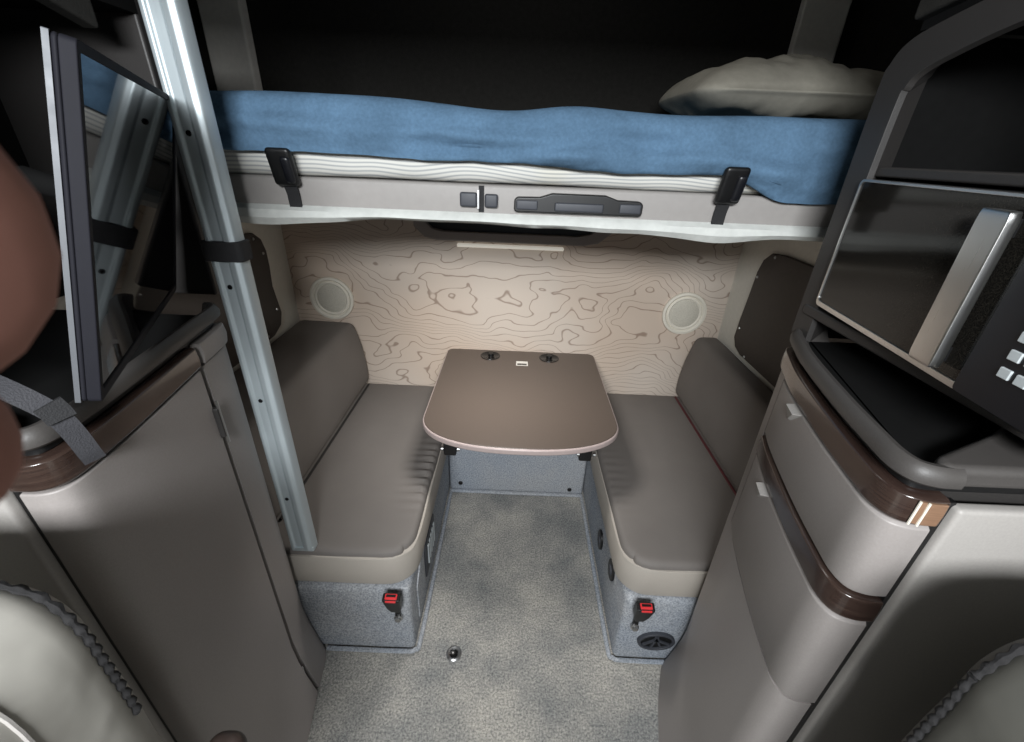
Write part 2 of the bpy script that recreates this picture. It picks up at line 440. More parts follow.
# rear window niche
w1 = thing('window_1', 'dark framed opening in the patterned rear wall under the bunk', 'window', (-.02, YB, 1.17))
del w1['label'], w1['category']; w1['kind'] = 'structure'
outer = [(-.43, .16), (-.43, .055), (-.385, .012), (-.33, 0), (.31, 0), (.37, .012), (.425, .055), (.425, .16)]
inner = [(-.385, .135), (-.385, .085), (-.35, .05), (-.30, .04), (.285, .04), (.335, .05), (.375, .085), (.375, .135)]
bm = ringsheet(bmesh.new(), outer, inner, (-.02, YB, 1.187), (1, 0, 0), (0, 0, 1), (0, -1, 0), -.0, .03)
obj('window_frame', bm, 'plastic', w1, bevel=.006)
obj('window_pane', sheet(bmesh.new(), inner, (-.02, YB, 1.187), (1, 0, 0), (0, 0, 1), (0, -1, 0), 0, .008), 'tv_black', w1)
lt = thing('wall_strip', 'slim off-white strip on the patterned wall below the dark rear window', 'lamp', (-.03, YB, 1.145))
obj('strip_cover', rbox(bmesh.new(), (-.265, YB-.03, 1.162), (.205, YB, 1.176), .005, (2, 1, 1)), 'glow_strip', lt)

# side access panels
def access_panel(xw, nx, pts, label, screws):
    t = thing('access_panel', label, 'panel', (xw, pts[0][0], pts[0][1]), 'access panels')
    bm = sheet(bmesh.new(), pts, (xw, 0, 0), (0, 1, 0), (0, 0, 1), (nx, 0, 0), 0, .014)
    obj('cover', bm, 'dark_panel', t, bevel=.005)
    for (y, z) in screws:
        obj('screw', lathe(bmesh.new(), [(0, .018), (.004, .0175), (.006, .0145), (.006, .012)], (xw, y, z), (nx, 0, 0), 10), 'bolt', t)
ppL = [(1.0, .80), (1.60, .795), (1.70, .80), (1.765, .825), (1.79, .875), (1.775, .95), (1.765, 1.0), (1.775, 1.08), (1.775, 1.145), (1.755, 1.195), (1.71, 1.225), (1.63, 1.235), (1.0, 1.235)]
access_panel(XL, 1, ppL, 'charcoal screwed access panel on the left side wall behind the silver rail', [(1.70, 1.205), (1.745, 1.14), (1.755, .90), (1.65, .815)])
ppR = [(1.0, .80), (1.55, .80), (1.70, .80), (1.755, .815), (1.785, .85), (1.78, .93), (1.765, 1.05), (1.755, 1.15), (1.735, 1.20), (1.69, 1.235), (1.60, 1.245), (1.0, 1.245)]
access_panel(XR, -1, ppR, 'charcoal screwed access panel on the right side wall beside the microwave cabinet', [(1.66, 1.225), (1.74, 1.13), (1.76, .90), (1.66, .81)])

# ------------------------------------------------------------------ speakers
for x, z, lab in ((-.862, .896, 'round cream wall speaker at the left end of the patterned wall'), (.80, .894, 'round cream wall speaker at the right end of the patterned wall')):
    t = thing('wall_speaker', lab, 'speaker', (x, YB, z), 'wall speakers')
    obj('rim', lathe(bmesh.new(), [(.102, 0), (.104, .008), (.101, .015), (.092, .017), (.086, .012), (.083, .008), (.079, .013), (.074, .014), (.068, .009)], (x, YB, z), (0, -1, 0), 56), 'cream', t)
    obj('grille', lathe(bmesh.new(), [(.072, .006), (.066, .009), (.04, .012), (0, .013)], (x, YB, z), (0, -1, 0), 56), 'cream_mesh', t)

# ------------------------------------------------------------------ benches
BZ = .315
def bench(label, x0, x1, inner):
    t = thing('bench', label, 'bench', ((x0+x1)/2, 1.4, 0), 'bench bases')
    obj('base', rbox(bmesh.new(), (x0, .875, 0), (x1, YB, BZ), .02, (4, 6, 3)), 'bench', t)
    # carpet welt where the base meets the floor
    s = 1 if inner == x1 else -1
    pts = catmull([Vector((inner-s*.30, .866, .008)), Vector((inner-s*.05, .866, .008)), Vector((inner, .874, .008)), Vector((inner+s*.012, .92, .008)), Vector((inner+s*.012, 1.3, .008)), Vector((inner+s*.012, 1.66, .008))], 5)
    obj('welt', tube(bmesh.new(), pts, .008, 8, .8), 'bench', t)
    return t
bl = bench('grey carpeted bench base under the left seat cushion', XL, -.293, -.293)
br = bench('grey carpeted bench base under the right seat cushion', .387, XR, .387)
# louvred vents on the inner face of the left base
v1 = obj('vent', sheet(bmesh.new(), [(1.085, .10), (1.25, .12), (1.255, .255), (1.235, .275), (1.10, .255), (1.085, .235)], (-.293, 0, 0), (0, 1, 0), (0, 0, 1), (1, 0, 0), -.002, .006), 'vent_grey', bl, bevel=.003)
for k in range(5):
    obj('louvre', B((-.287, 1.115+k*.026, .14), (-.281, 1.128+k*.026, .235)), 'key', v1, bevel=.002)
obj('access_flap', sheet(bmesh.new(), [(.955, .06), (1.06, .06), (1.06, .27), (1.03, .285), (.955, .22)], (-.293, 0, 0), (0, 1, 0), (0, 0, 1), (1, 0, 0), -.002, .005), 'bench', bl, bevel=.003)
# sockets on the inner face of the right base
for (y, z) in ((1.235, .17), (1.045, .235)):
    s_o = obj('socket', sheet(bmesh.new(), [(y+.034*math.cos(a), z+.042*math.sin(a)) for a in [2*math.pi*k/24 for k in range(24)]], (.387, 0, 0), (0, 1, 0), (0, 0, 1), (-1, 0, 0), -.002, .008), 'black', br, bevel=.002)
    obj('socket_insert', lathe(bmesh.new(), [(.02, .007), (.018, .011), (.008, .011), (0, .009)], (.387, y, z), (-1, 0, 0), 20), 'vent_grey', s_o)
# dark oval louvre on the front of the right base
ov = [(.515+.062*math.cos(a), .118+.043*math.sin(a)) for a in [2*math.pi*k/36 for k in range(36)]]
ovi = [(.515+.052*math.cos(a), .118+.034*math.sin(a)) for a in [2*math.pi*k/36 for k in range(36)]]
o_ = obj('oval_vent', ringsheet(bmesh.new(), ov, ovi, (0, .875, 0), (1, 0, 0), (0, 0, 1), (0, -1, 0), -.003, .012), 'vent_grey', br, bevel=.002)
obj('vent_cone', sheet(bmesh.new(), ovi, (0, .875, 0), (1, 0, 0), (0, 0, 1), (0, -1, 0), -.003, .005), 'black', o_)
for k in range(4):
    a = R(35+k*40)
    obj('vent_vane', obox(bmesh.new(), (.515+.012*(k-1.5), .868, .118), (math.cos(a), 0, math.sin(a)), (0, 1, 0), (-math.sin(a), 0, math.cos(a)), (.03, .004, .003)), 'vent_grey', o_)

def buckle(x, z, label):
    t = thing('seat_belt_buckle', label, 'buckle', (x, .862, z), 'seat belt buckles')
    o_ = (x, .872, z-.055); u_ = (1, 0, 0); v_ = Vector((0, -.28, .96)).normalized(); n_ = Vector((0, -.96, -.28)).normalized()
    hs = obj('housing', sheet(bmesh.new(), [(-.014, .012), (-.023, .045), (-.027, .11), (.027, .11), (.023, .045), (.014, .012)], o_, u_, v_, n_, .0, .026), 'black', t, bevel=.004)
    obj('release_button', sheet(bmesh.new(), [(-.018, .005), (-.018, .022), (.018, .022), (.018, .005)], Vector(o_)+v_*.1095, u_, n_, v_, 0, .006), 'red', hs, bevel=.002, label='red release button')
    obj('button_face', sheet(bmesh.new(), [(-.016, .104), (-.016, .112), (.016, .112), (.016, .104)], o_, u_, v_, n_, .024, .029), 'red', hs, bevel=.002)
    obj('tongue_slot', sheet(bmesh.new(), [(-.014, .008), (-.014, .015), (.014, .015), (.014, .008)], Vector(o_)+v_*.1095, u_, n_, v_, .004, .0068), 'black', hs)
    obj('stalk', sheet(bmesh.new(), [(-.009, -.075), (-.009, .01), (.009, .01), (.009, -.075)], (x, .869, z-.045), (1, 0, 0), (0, 0, 1), (0, -1, 0), 0, .006), 'black', t, bevel=.001)
    obj('anchor_bolt', lathe(bmesh.new(), [(.014, -.002), (.014, .006), (.010, .008), (.010, .013), (0, .014)], (x, .868, z-.108), (0, -1, 0), 12), 'bolt', t)
buckle(-.333, .30, 'black seat belt buckle with red button on the left bench front')
buckle(.43, .305, 'black seat belt buckle with red button above the oval vent on the right bench')

# riser box between the benches that carries the table post
t = thing('riser_box', 'low grey carpeted box across the aisle end under the table', 'box', (.047, 1.8, 0))
obj('shell', rbox(bmesh.new(), (-.29, 1.665, 0), (.384, YB, .32), .015, (4, 4, 3)), 'bench', t)
obj('welt', tube(bmesh.new(), [(-.278, 1.655, .008), (.05, 1.653, .008), (.372, 1.655, .008)], .011, 8, .8), 'bench', t)
for x, z in ((-.235, .05), (.315, .035)):
    obj('bolt', lathe(bmesh.new(), [(.011, -.001), (.011, .004), (.006, .007), (0, .007)], (x, 1.665, z), (0, -1, 0), 12), 'black', t)

# ------------------------------------------------------------------ seat cushions
def cushion_warp(inner, sgn, seed):
    def w(p, d):
        q = Vector(p)
        u = (p.y-.90)/1.03
        # gentle crown on top and puckers along the inner edge
        if d.z > .2:
            q.z += .006*math.sin(math.pi*min(max(u, 0), 1)) + .004*nz(p, 4, seed)
        e = math.exp(-((p.x-(inner-sgn*.035))/.04)**2)
        if .12 < u < .62:
            a = math.sin(math.pi*(u-.12)/.5)
            ph = p.y*150 + 3*nz((p.y, 0, 0), 6, seed)
            q += Vector((sgn*.0, 0, 1))*(.0065*a*e*math.sin(ph)) * puck[0]
        q.x += .004*nz(p, 5, seed+3); q.y += .003*nz(p, 6, seed+5)
        return q
    return w
puck = [1.0]
def seat(label, x0, x1, inner, sgn, seed):
    t = thing('seat_cushion', label, 'cushion', ((x0+x1)/2, 1.4, BZ), 'seat cushions')
    puck[0] = 1.0 if sgn > 0 else .25
    w = cushion_warp(inner, sgn, seed)
    def plan_round(p, d):
        q = Vector(w(p, d))
        # big plan radius on the free front corner
        rc = .085; cx = inner - sgn*rc; cy = .90+rc
        if (q.x-cx)*sgn > 0 and q.y < cy:
            dx, dy = (q.x-cx)/rc, (q.y-cy)/rc
            mxx = max(abs(dx), abs(dy)); l = math.hypot(dx, dy)
            if l > 1e-6:
                f = mxx/l; q.x = cx+dx*f*rc; q.y = cy+dy*f*rc
        return q
    obj('cover', rbox(bmesh.new(), (x0, .895, BZ+.008), (x1, YB-.006, .452), (.022, .022, .022), (22, 90, 3), plan_round), 'seat', t)
    bp_ = [Vector((inner-sgn*.60, .893)), Vector((inner-sgn*.3, .893)), Vector((inner-sgn*.12, .893))]
    for k in range(9):
        a_ = R(90*k/8); bp_.append(Vector((inner-sgn*.085+sgn*.086*math.sin(a_), .981-.087*math.cos(a_))))
    bp_ += [Vector((inner+sgn*.001, yy)) for yy in (1.05, 1.2, 1.4, 1.6, 1.8, 1.94)]
    bn_ = normals2(bp_, sgn)
    if bn_[0].y > 0: bn_ = [-q for q in bn_]
    obj('side_band', shell(bmesh.new(), bp_, bn_, [(-.01, BZ+.006), (.004, BZ+.004), (.007, BZ+.02), (.008, .37), (.006, .418), (.001, .432), (-.01, .434)]), 'seat_band', t, bevel=.002, label='lighter fabric band round the edge')
    # seam piping at the top edge of the front band
    zs = .429; e = []
    for p in [(inner-sgn*.62 if sgn > 0 else inner-sgn*.55, .892), (inner-sgn*.3, .892), (inner-sgn*.105, .892), (inner-sgn*.028, .915), (inner+sgn*.002, .98), (inner+sgn*.002, 1.2), (inner+sgn*.002, 1.55), (inner+sgn*.002, 1.92)]:
        e.append(Vector((p[0], p[1], zs)))
    obj('seam', tube(bmesh.new(), catmull(e, 6), .0032, 6), 'seat_band', t)
    return t
seat('taupe padded seat cushion on the left bench with puckered inner edge', XL+.015, -.283, -.283, 1, 1)
seat('taupe padded seat cushion on the right bench', .372, XR-.015, .372, -1, 2)

def backrest(label, xin, xw, sgn, seed, pipe):
    """bolster along the side wall; sgn points to the aisle"""
    x0, x1 = sorted((xin, xw))
    t = thing('backrest_cushion', label, 'cushion', ((x0+x1)/2, 1.5, .46), 'backrest cushions')
    def w(p, d):
        q = Vector(p); h = (p.z-.46)/.33
        k = (p.x-xw)/(xin-xw)
        q.x -= sgn*.045*h*h*k                        # leans back at the top
        q.x += sgn*.006*math.sin(math.pi*min(max(h, 0), 1))*k + .004*nz(p, 4, seed)
        q.z += .004*nz(p, 3, seed+1)
        return q
    obj('cover', rbox(bmesh.new(), (x0, .97, .463), (x1, YB-.006, .788), (.035, .03, .03), (8, 24, 8), w), 'seat', t)
    pts = [(xin+sgn*.003, y, .464) for y in (1.0, 1.3, 1.6, 1.9)]
    obj('piping', tube(bmesh.new(), pts, .005, 6), pipe, t)
backrest('taupe bolster backrest along the left side wall', -.728, XL+.004, 1, 1, 'piping')
backrest('taupe bolster backrest along the right side wall', .838, XR-.004, -1, 2, 'red_piping')

# ------------------------------------------------------------------ table
TZ = .666
t = thing('table', 'brown laminate dinette table with rounded front between the benches', 'table', (.045, 1.55, .32))
def table_outline(g=0.0):
    x0, x1, y1, y0 = -.322+g, .401-g, 1.942-g, 1.15+g
    pts = []
    for cx, cy, r, a0, a1, k in ((x1-.03, y1-.03, .03, 0, 90, 6), (x0+.03, y1-.03, .03, 90, 180, 6)):
        for i in range(k+1):
            a = R(a0+(a1-a0)*i/k); pts.append((cx+r*math.cos(a), cy+r*math.sin(a)))
    # rounded front: superellipse
    cx, cy, rx, ry = (x0+x1)/2, 1.34, (x1-x0)/2, 1.34-y0
    for i in range(33):
        a = math.pi + math.pi*i/32
        c, s = math.cos(a), math.sin(a)
        e = 2/2.35
        pts.append((cx+rx*math.copysign(abs(c)**e, c), cy+ry*math.copysign(abs(s)**e, s)))
    return pts
obj('edge_band', prism(bmesh.new(), table_outline(), TZ-.026, TZ-.001), 'table_edge', t, bevel=.008, bseg=3)
top = obj('tabletop', prism(bmesh.new(), table_outline(.006), TZ-.01, TZ+.001), 'table', t, bevel=.002)
for x in (-.107, .175):
    obj('cup_well', lathe(bmesh.new(), [(.047, .0015), (.046, .004), (.041, .004), (.038, .0016), (.0, .0015)], (x, 1.868, TZ), (0, 0, 1), 32), 'cup', t, label='black round cable cup')
    obj('cup_tab', lathe(bmesh.new(), [(.014, .0016), (.013, .008), (0, .009)], (x+.002, 1.884, TZ), (0, 0, 1), 16), 'black', t)
st = obj('sticker', B((.018, 1.775, TZ+.001), (.072, 1.82, TZ+.0018)), 'sticker', t, label='small white printed sticker')
obj('sticker_print', B((.023, 1.780, TZ+.0018), (.067, 1.796, TZ+.0021)), 'sticker_dark', st)
for x in (-.205, .268):
    l = obj('latch', rbox(bmesh.new(), (x-.022, 1.20, TZ-.078), (x+.022, 1.25, TZ-.026), .006, (1, 1, 1)), 'black', t)
    for dx in (-.026, .03):
        obj('latch_pin', lathe(bmesh.new(), [(0, -.006), (.008, -.004), (.008, .004), (0, .006)], (x+dx, 1.205, TZ-.05), (1, 0, 0), 12), 'bolt', l)
obj('post', lathe(bmesh.new(), [(.11, .32), (.11, .33), (.045, .345), (.04, .36), (.04, TZ-.05), (.10, TZ-.04), (.10, TZ-.03)], (.033, 1.81, 0), (0, 0, 1), 28), 'metal', t)

# floor tie-down
t = thing('floor_anchor', 'small round black floor anchor with steel ring in the carpet', 'anchor', (-.159, .868, 0))
obj('ring', lathe(bmesh.new(), [(.026, 0), (.026, .004), (.021, .007), (.016, .005), (.014, .001)], (-.159, .868, 0), (0, 0, 1), 28), 'bolt', t)
obj('plug', lathe(bmesh.new(), [(.016, .001), (.012, .003), (.005, .001), (0, .001)], (-.159, .868, 0), (0, 0, 1), 20), 'cup', t)

# ------------------------------------------------------------------ upper bunk
YF = 1.05
t = thing('upper_bunk', 'pale grey upper bunk platform spanning the sleeper above the dinette', 'bunk', (0, 1.5, 1.41))
obj('platform', B((XL+.01, YF+.012, 1.425), (XR-.01, YB-.045, 1.478)), 'rail', t, bevel=.008)
def rail_z(x): return 0
obj('front_rail', rbox(bmesh.new(), (XL+.01, YF, 1.41), (XR-.01, YF+.03, 1.478), .008, (30, 1, 2), lambda p, d: (p.x, p.y, p.z+.0015*nz(p, 2))), 'rail', t)
# loose lining fabric under the rail
bm = bmesh.new(); n = 90; rows = []
for i in range(n+1):
    x = XL+.015 + (XR-XL-.03)*i/n
    sag = .006*nz((x, 0, 0), 3.5, 2) + .004*nz((x, 0, 0), 9, 4) + .012*math.exp(-((x-.47)/.10)**2) + .012*math.exp(-((x+.62)/.18)**2) - .008*math.exp(-((x+.05)/.25)**2)
    th = .011 + .004*nz((x, 0, 0), 14, 6)
    sec = []
    for a, zz in ((-.0, 1.418), (-.010-th*.4, 1.408), (-.012-th*.5, 1.398-sag*.5), (-.004, 1.388-sag), (.03, 1.392-sag*.6), (.20, 1.40), (.20, 1.409), (.03, 1.409)):
        sec.append(bm.verts.new((x, YF+a, zz)))
    rows.append(sec)
for a, c in zip(rows, rows[1:]):
    for k in range(len(a)): bm.faces.new((a[k], a[(k+1) % len(a)], c[(k+1) % len(a)], c[k]))
bm.faces.new(rows[0]); bm.faces.new(rows[-1][::-1])
obj('lining_hem', bm, 'hem', t, label='loose whitish lining fabric hem')
# centre handle
h = obj('pull_handle', sheet(bmesh.new(), [(-.145, -.012), (-.14, -.016), (.14, -.016), (.145, -.012), (.145, .010), (.138, .016), (.088, .017), (.06, .026), (-.06, .026), (-.088, .017), (-.138, .016), (-.145, .010)], (.134, YF, 1.441), (1, 0, 0), (0, 0, 1), (0, -1, 0), -.002, .018), 'black', t, bevel=.005, label='black plastic pull handle')
obj('handle_grip', rbox(bmesh.new(), (.08, YF-.024, 1.430), (.19, YF-.016, 1.449), .004, (2, 1, 1)), 'vent_grey', h)
for x in (.018, .25): obj('handle_end_plate', rbox(bmesh.new(), (x-.024, YF-.022, 1.431), (x+.024, YF-.016, 1.451), .003, (2, 1, 1)), 'vent_grey', h)
# belt buckle left of the handle
h = obj('strap_latch', B((-.092, YF-.004, 1.42), (-.080, YF, 1.476)), 'webbing', t)
obj('latch_plate', rbox(bmesh.new(), (-.134, YF-.016, 1.431), (-.095, YF-.002, 1.462), .005, (1, 1, 1)), 'vent_grey', h)
obj('latch_plate', rbox(bmesh.new(), (-.078, YF-.016, 1.431), (-.048, YF-.002, 1.460), .005, (1, 1, 1)), 'vent_grey', h)
obj('latch_bar', B((-.094, YF-.018, 1.428), (-.090, YF-.002, 1.468)), 'bolt', h)
# mattress retaining clips
for x in (-.513, .458):
    h = obj('retaining_clip', rbox(bmesh.new(), (x-.027, YF-.030, 1.460), (x+.027, YF-.012, 1.536), .009, (3, 1, 4), lambda p, d: (p.x, p.y-.012*(p.z-1.46)/.04, p.z)), 'black', t, label='black plastic mattress clip')
    obj('clip_face', rbox(bmesh.new(), (x+.002, YF-.034, 1.466), (x+.024, YF-.020, 1.520), .008, (2, 1, 3), lambda p, d: (p.x, p.y-.012*(p.z-1.46)/.04, p.z)), 'tv_black', h)
    obj('clip_strap', ribbon(bmesh.new(), [(x, YF-.018, 1.475), (x, YF-.012, 1.456), (x, YF-.006, 1.44), (x, YF-.003, 1.412)], (1, 0, 0), .028, .004), 'webbing', h)

# mattress, blanket, pillow
def mat_warp(p, d):
    return (p.x, p.y+.004*nz(p, 5, 3), p.z+.004*nz(p, 3, 8))
o = obj('mattress', rbox(bmesh.new(), (-.99, YF+.005, 1.479), (.94, YB-.045, 1.60), .03, (30, 8, 4), mat_warp), 'mattress', origin=(0, 1.5, 1.48))
tag(o, 'white striped mattress lying on the upper bunk', 'mattress')
# blanket: draped sheet over the mattress front
bm = bmesh.new(); nx, rows = 150, []
def bl_top(x): return 1.632 + .010*math.exp(-((x+.5)/.3)**2) - .010*math.exp(-((x+.02)/.12)**2) + .008*math.exp(-((x-.1)/.1)**2) + .006*nz((x, 0, 0), 5, 3)
def bl_bot(x):
    z = 1.530 - .015*max(0, min(1, (x+.65)/1.0)) + .009*nz((x, 0, 0), 4, 9) + .003*nz((x, 0, 0), 17, 2)
    k = max(0, min(1, (x-.44)/.16)); z -= .045*k*k*(3-2*k)
    return z
sect = 26
for i in range(nx+1):
    x = -.985 + (.74+.985)*i/nx
    zt, zb = bl_top(x), bl_bot(x); sec = []
    # outside section: bottom edge -> front -> round over -> top to the back
    for k in range(13):
        u = k/12
        yy = YF-.022 - .010*math.sin(math.pi*u) ; zz = zb + (zt-.035-zb)*u
        yy -= .016*nz((x*1.0, 0, zz*2.2), 5, 1)*u*(1.1-u)*2 + .034*nz((x*.7+zz*.9, 0, zz*3.0), 5, 5)*math.sin(math.pi*u) + .014*nz((x*.8-zz*1.2, 0, zz*4.0), 9, 8)*math.sin(math.pi*u) + .004*nz((x, 0, zz*1.5), 16, 5)*math.sin(math.pi*u)
        zz2 = zz
        sec.append((yy, zz2))
    for k in range(1, 9):
        a = R(90*k/8); sec.append((YF-.022+.04*(1-math.cos(a))+.0*k, zt-.035+.035*math.sin(a)))
    for k in range(1, 8):
        yy = YF+.018+.80*k/7; sec.append((yy, zt + .006*nz((x, yy, 0), 5, 7)))
    inn = [(y+.012, max(z-.012, zb) if j > 3 else z) for j, (y, z) in enumerate(sec)]
    rows.append([bm.verts.new((x, y, z)) for y, z in sec] + [bm.verts.new((x, y, z)) for y, z in reversed(inn)])
for a, c in zip(rows, rows[1:]):
    for k in range(len(a)): bm.faces.new((a[k], a[(k+1) % len(a)], c[(k+1) % len(a)], c[k]))
bm.faces.new(rows[0]); bm.faces.new(rows[-1][::-1])
o = obj('blanket', bm, 'blanket', origin=(-.1, 1.4, 1.6), angle=80)
tag(o, 'blue fleece blanket draped over the mattress of the upper bunk', 'blanket')
# pillow
bm = bmesh.new()
def pil(p, d):
    q = Vector(p); u = (p.x-.765)/.325; v = (p.y-1.52)/.24
    f = max(0, (1-abs(u)**2.6))*max(0, 1-abs(v)**2.4)
    q.z = 1.70 + (p.z-1.70)*(.16+.84*f**.55)
    q.z += .030*f*nz(p, 5, 4) + .030*f*abs(nz((p.x, p.y, 0), 8, 6)) + .012*f*nz((p.x*2, p.y*.8, 0), 16, 3) - .02*f*max(0, u)
    q.x += .010*nz(p, 6, 2); q.y += .010*nz(p, 6, 3)
    return q
rbox(bm, (.45, 1.27, 1.645), (1.07, 1.76, 1.796), (.075, .075, .0754), (48, 36, 1), pil, 6)
o = obj('pillow', bm, 'pillow', origin=(.68, 1.52, 1.65))
tag(o, 'crumpled cream pillow at the right end of the upper bunk', 'pillow')

# ------------------------------------------------------------------ silver ladder rail
PX, PY = -.605, .905
t = thing('ladder_rail', 'silver aluminium ladder rail standing upright on the left seat cushion', 'ladder rail', (PX, PY, .455))
def rail_profile():
    # ribbed extrusion: faces the aisle and the cab
    pts = [(-.036, -.012), (-.033, -.017), (-.024, -.018), (-.020, -.0125), (.004, -.0125), (.008, -.018), (.022, -.0215), (.033, -.016), (.036, -.008), (.036, .014), (.030, .018), (-.030, .018), (-.036, .012)]
    return [(PX+a*.93, PY+b_) for a, b_ in pts]
obj('rail', prism(bmesh.new(), rail_profile(), .462, 2.05), 'metal', t, bevel=.003)
bm = bmesh.new()
obj('strap_band', prism(bm, rrect(PX-.042, PX+.042, PY-.026, PY+.022, .012), 1.322, 1.362), 'webbing', t, bevel=.002, label='black elastic strap band')
obj('end_cap', prism(bmesh.new(), rrect(PX-.034, PX+.034, PY-.016, PY+.016, .006), .457, .470), 'metal', t)
for z in (1.555, 1.265, .98, .66):
    obj('screw_hole', lathe(bmesh.new(), [(.0055, .0), (.005, .0012), (0, .0012)], (PX-.008, PY-.0125, z), (0, -1, 0), 12), 'cup', t)

# ------------------------------------------------------------------ cabinets
CZ = 1.2
PR = catmull([(.99, .866), (.80, .867), (.64, .867), (.606, .864), (.585, .845), (.562, .79), (.536, .714), (.502, .576), (.483, .475), (.478, .435), (.485, .410), (.505, .399), (.530, .397)], 6)
PLh = catmull([(-1.03, .866), (-.85, .868), (-.67, .868), (-.638, .864), (-.620, .835), (-.604, .745), (-.582, .624), (-.565, .526), (-.556, .455), (-.554, .42), (-.560, .402), (-.576, .392), (-.602, .39)], 6)
def sub(path, nor, test):
    idx = [i for i, p in enumerate(path) if test(p)]
    a, b_ = idx[0], idx[-1]
    return path[a:b_+1], nor[a:b_+1]
nR = normals2(PR, 1); nL = normals2(PLh, -1)
# make sure normals point to the aisle
if nR[len(nR)//2].x > 0: nR = [-n for n in nR]
if nL[len(nL)//2].x < 0: nL = [-n for n in nL]

def flare_shell(bm, path, nor, z0, z1, o_in, o_out, flare=.0, zf=.2, nzs=14):
    rings_o = []; 
    for k in range(nzs+1):
        z = z0+(z1-z0)*k/nzs
        f = flare*max(0, 1-z/zf)**1.5
        rings_o.append((o_out+f, z))
    shell(bm, path, nor, rings_o + [(o_in, z1), (o_in, z0)])
    for v in bm.verts: v.co.y = min(v.co.y, .868)
    return bm

def cabinet_body(bm, path, nor, xw, ynear, z0, z1, off):
    pts = [(p.x+n.x*off, p.y+n.y*off) for p, n in zip(path, nor)]
    pts.append((xw, ynear)); 
    return prism(bm, pts, z0, z1)

# ---- right cabinet
t = thing('drawer_cabinet', 'taupe cabinet with wood-trimmed drawers below the microwave', 'cabinet', (.75, .62, 0))
obj('body', cabinet_body(bmesh.new(), PR, nR, .985, .40, 0, CZ, -.016), 'housing', t)
near = lambda p: (p.x < .60 and p.y < .835)
pf, nf = sub(PR, nR, lambda p: p.x < .66)
pd, nd = sub(PR, nR, near)
# fixed base and far corner
obj('base_panel', flare_shell(bmesh.new(), pf, nf, 0, .738, -.018, -.001, .035, .22), 'plastic', t, bevel=.003)
pc, ncn = sub(PR, nR, lambda p: p.x < .66 and p.y > .80)
obj('corner_panel', flare_shell(bmesh.new(), pc, ncn, .7381, 1.197, -.018, -.001), 'plastic', t, bevel=.003)
pd1, nd1 = sub(PR, nR, lambda p: p.x < .575 and p.y < .80)
def drawer(z0, z1, name='drawer'):
    return obj(name, shell(bmesh.new(), pd1, nd1, [(-.016, z0), (-.002, z0), (.002, z0+.006), (.002, z1-.004), (-.003, z1), (-.016, z1)]), 'plastic', t, bevel=.002)
def wood_trim(z0, z1, pth, nn, parent):
    return obj('wood_trim', shell(bmesh.new(), pth, nn, [(-.016, z0), (.002, z0), (.005, z0+.004), (.0055, (z0+z1)/2), (.004, z1-.003), (-.001, z1), (-.016, z1)]), 'wood', parent, bevel=.0015, label='glossy dark wood trim strip')
d1 = drawer(1.016, 1.152); d2 = drawer(.742, .962)
pt, ntm = sub(PR, nR, lambda p: p.x < .60 and p.y < .855)
tr1 = wood_trim(1.155, 1.198, pt, ntm, t)
tr2 = wood_trim(.966, 1.012, pd1, nd1, t)
# end plate of the upper trim, edge highlights painted as cream lines
obj('trim_end_plate', shell(bmesh.new(), PR[-9:-1], nR[-9:-1], [(.0, 1.160), (.0072, 1.160), (.008, 1.178), (.0072, 1.194), (.0, 1.194)]), 'wood_light', tr1, bevel=.001)
for k in (-9, -7):
    p, n_v = PR[k], nR[k]
    obj('bright_edge', tube(bmesh.new(), [(p.x+n_v.x*.0078, p.y+n_v.y*.0078, 1.159), (p.x+n_v.x*.0078, p.y+n_v.y*.0078, 1.195)], .0016, 6), 'cream', tr1)
# latch tabs at the far end of each drawer
for dr, zt in ((d1, 1.150), (d2, .960)):
    p, n_v = pd1[7], nd1[7]
    tg = Vector((-n_v.y, n_v.x, 0)); n3 = Vector((n_v.x, n_v.y, 0))
    if tg.y > 0: tg = -tg
    bm = bmesh.new(); o_ = Vector((p.x, p.y, zt))
    vs = [o_ + n3*.001, o_ + tg*.045 + n3*.001, o_ + tg*.008 - Vector((0, 0, .034)) + n3*.001, o_ + n3*.017 + tg*.002 - Vector((0,0,.002)), o_ + tg*.042 + n3*.017 - Vector((0,0,.002)), o_ + tg*.008 - Vector((0, 0, .030)) + n3*.008]
    vs = [bm.verts.new(v) for v in vs]
    for f in ((0,1,4,3),(1,2,5,4),(2,0,3,5),(3,4,5),(0,2,1)): bm.faces.new([vs[i] for i in f])
    obj('pull_tab', bm, 'plastic_light', dr, bevel=.001, label='pale finger pull')
# side panel facing the cab
obj('side_panel', rbox(bmesh.new(), (.5345, .384, 0), (.985, .402, 1.192), .006, (4, 1, 6)), 'plastic_light', t)
obj('side_gap_strip', B((.528, .395, 0), (.538, .404, 1.195)), 'black', t)

# tray / countertop with deep black recess
def lip_path(path, nor, off): return [Vector((p.x+n.x*off, p.y+n.y*off)) for p, n in zip(path, nor)]
def tray(parent, path, nor, xw, far_t, near_t, recess, zt=1.24):
    obj('shadow_gap', cabinet_body(bmesh.new(), path, nor, xw, .41, CZ, CZ+.012, -.012), 'black', parent)
    lp, ln = sub(path, nor, lambda p: abs(p.x) < .66)
    obj('counter_lip', shell(bmesh.new(), lp, ln, [(-.036, CZ+.012), (-.002, CZ+.012), (.004, CZ+.017), (.005, CZ+.026), (.0, zt-.003), (-.005, zt), (-.012, zt-.001), (-.020, zt-.014), (-.030, CZ+.018)]), 'lip', parent, bevel=.001)
    obj('recess_floor', cabinet_body(bmesh.new(), path, nor, xw, .42, CZ+.012, CZ+.018, -.03), 'tray', parent)
tray(t, PR, nR, .985, None, None, None)
